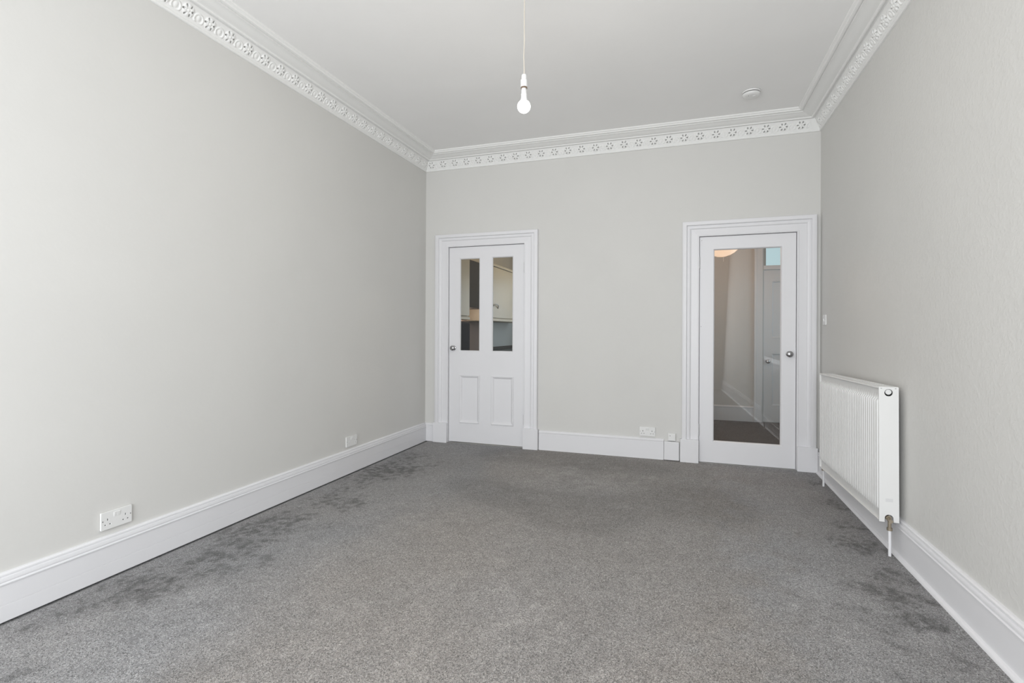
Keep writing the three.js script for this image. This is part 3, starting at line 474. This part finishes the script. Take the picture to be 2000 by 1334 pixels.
// ---------------------------------------------------------------- hall beyond the glazed door
{
  const x0 = 2.27, x1 = 4.9, hz = -2.48, hh = 3.0, dx0 = 3.70, dx1 = 4.50;
  const s = rectShape(x0, x1, 0, hh); rectHole(s, dx0, dx1, 0.0005, 2.47);
  struct('wall_hall_back', extrude(s, 0.12).translate(0, 0, hz - 0.12), M.hallWall, 'hall wall seen through the glazed door', 'wall');
  const hw = rectShape(hz - 0.12, -0.14, 0, hh); rectHole(hw, -2.1, -0.9, 0.8, 2.2);
  struct('wall_hall_right', extrude(hw, 0.12).rotateY(-Math.PI / 2).translate(x1 + 0.12, 0, 0), M.hallWall, 'right-hand wall of the hall with a small window', 'wall');
  const hwin = thing('window_2', 'hall window in the right-hand wall', 'window', [x1 + 0.06, 0.8, -1.5], null, 'structure');
  mesh('window_frame', [box(-0.04, 0.04, 0, 0.06, -0.6, 0.6), box(-0.04, 0.04, 1.34, 1.4, -0.6, 0.6), box(-0.04, 0.04, 0.06, 1.34, -0.6, -0.54), box(-0.04, 0.04, 0.06, 1.34, 0.54, 0.6), box(-0.03, 0.03, 0.68, 0.72, -0.54, 0.54)], M.gloss, hwin);
  for (const y of [0.37, 1.03]) { const g = new THREE.PlaneGeometry(1.08, 0.62).rotateY(Math.PI / 2); g.translate(0, y, 0); mesh('pane', g, M.winGlass, hwin); }
  const hd = new THREE.RectAreaLight(lin(0.78, 0.97, 1.12), 1.5, 1.1, 1.3); hd.name = 'hall_window_daylight'; hd.position.set(x1 - 0.01, 1.5, -1.5); hd.rotation.y = Math.PI / 2; scene.add(hd);
  struct('wall_hall_front', box(W, x1, 0, hh, -0.14, 0), M.hallWall, 'hall side wall beside the glazed door', 'wall');
  struct('floor_hall', box(x0, x1, -0.12, 0.001, hz, -0.0705), M.hallCarpet, 'dark brown-grey hall carpet behind the glazed door', 'carpet');
  struct('ceiling_hall', box(x0, x1, hh, hh + 0.12, hz - 0.12, -0.14), M.ceiling, 'hall ceiling behind the glazed door', 'ceiling');
  struct('baseboard_hall', run(SKB, (d, h) => [x0, h * 1.05, hz + d], (d, h) => [dx0 - 0.115, h * 1.05, hz + d]), M.hallGloss, 'pale skirting board along the hall wall', 'skirting');
  const cs = thing('trim_8', 'pale architrave around the hall door with fanlight', 'door frame', [(dx0 + dx1) / 2, 0, hz], null, 'structure'), cx = (dx0 + dx1) / 2; cs.name = 'trim_8';
  for (const q of [[dx0 - 0.115, dx0 - 0.085], [dx0 - 0.085, dx0 - 0.012], [dx1 + 0.012, dx1 + 0.115]]) mesh('side_architrave', rbox(q[0] - cx, q[1] - cx, 0, 2.48, 0, q[1] - q[0] < 0.05 ? 0.035 : 0.022, 0.004), M.hallGloss, cs);
  mesh('head_architrave', rbox(dx0 - 0.115 - cx, dx1 + 0.115 - cx, 2.48, 2.58, 0, 0.03, 0.004), M.hallGloss, cs);
  mesh('transom_bar', rbox(dx0 - cx, dx1 - cx, 2.03, 2.085, -0.10, 0.006, 0.003), M.hallGloss, cs);
  mesh('fanlight_frame', [box(dx0 - cx, dx0 + 0.028 - cx, 2.085, 2.46, -0.08, 0.0), box(dx1 - 0.028 - cx, dx1 - cx, 2.085, 2.46, -0.08, 0.0), box(dx0 + 0.028 - cx, dx1 - 0.028 - cx, 2.43, 2.46, -0.08, 0.0)], M.frameGrey, cs);
  const fp = new THREE.PlaneGeometry(dx1 - dx0 - 0.056, 0.345); fp.translate(0, 2.2575, -0.04); mesh('fanlight_pane', fp, M.winGlass, cs);
  const d = thing('door_3', 'pale panelled hall door seen through the glass', 'door', [dx0, 0, hz], null, 'structure');
  const ls = rectShape(0.004, dx1 - dx0 - 0.004, 0.006, 2.026), pn = [[0.10, 0.36, 1.12, 1.88], [0.44, 0.70, 1.12, 1.88], [0.10, 0.36, 0.22, 0.92], [0.44, 0.70, 0.22, 0.92]]; for (const q of pn) rectHole(ls, ...q);
  mesh('leaf', extrude(ls, 0.042, 0.001).translate(0, 0, -0.060), M.hallGloss, d);
  for (const q of pn) { mesh('panel', box(q[0] - 0.004, q[1] + 0.004, q[2] - 0.004, q[3] + 0.004, -0.050, -0.034), M.hallGloss, d); mesh('panel_moulding', ring(...q, -0.014, [[0, -0.022], [0, -0.004], [0.006, -0.002], [0.018, -0.012], [0.020, -0.022]]), M.hallGloss, d); }
  knob(d, 0.055, 0.81, -0.018);
  mesh('latch_plate', box(0.0, 0.0045, 0.77, 0.86, -0.055, -0.020), M.screw, d);
  struct('wall_hall_left', box(x0, x0 + 0.001, 0, hh, hz, -0.14), M.hallWall, 'left-hand face of the hall partition', 'wall');
  // paper globe lantern
  const R = 0.235, t = thing('paper_lantern', 'glowing paper globe lantern hanging in the hall', 'pendant light', [3.09, 2.285, -1.2]);
  const pts = []; for (let k = 0; k <= 60; k++) { const a = -Math.PI / 2 + 0.015 + (Math.PI - 0.03) * k / 60; const rib = 1 - 0.010 * Math.abs(Math.sin(k * Math.PI / 4)); pts.push([R * Math.cos(a) * rib, R * Math.sin(a) * rib]); }
  mesh('lantern_shade', lathe(pts, 48), M.lantern, t);
  mesh('flex', tube([[0, R - 0.02, 0], [0, 0.4, 0], [0, hh - 2.285, 0]], 0.003, 8, 8), M.cord, t);
  mesh('pull_cord', tube([[0.02, -R + 0.005, 0.01], [0.022, -R - 0.03, 0.01], [0.021, -R - 0.055, 0.01]], 0.0022, 8, 6), M.plastic, t);
  const p = new THREE.PointLight(lin(1, 0.52, 0.26), 1.0); p.name = 'lantern_light'; p.shadow.radius = 9; t.add(p);
}
scene.traverse((o) => { if (o.isMesh) { o.castShadow = o.receiveShadow = true; } if (o.isPointLight) { o.castShadow = true; } });
renderer.render(scene, camera);
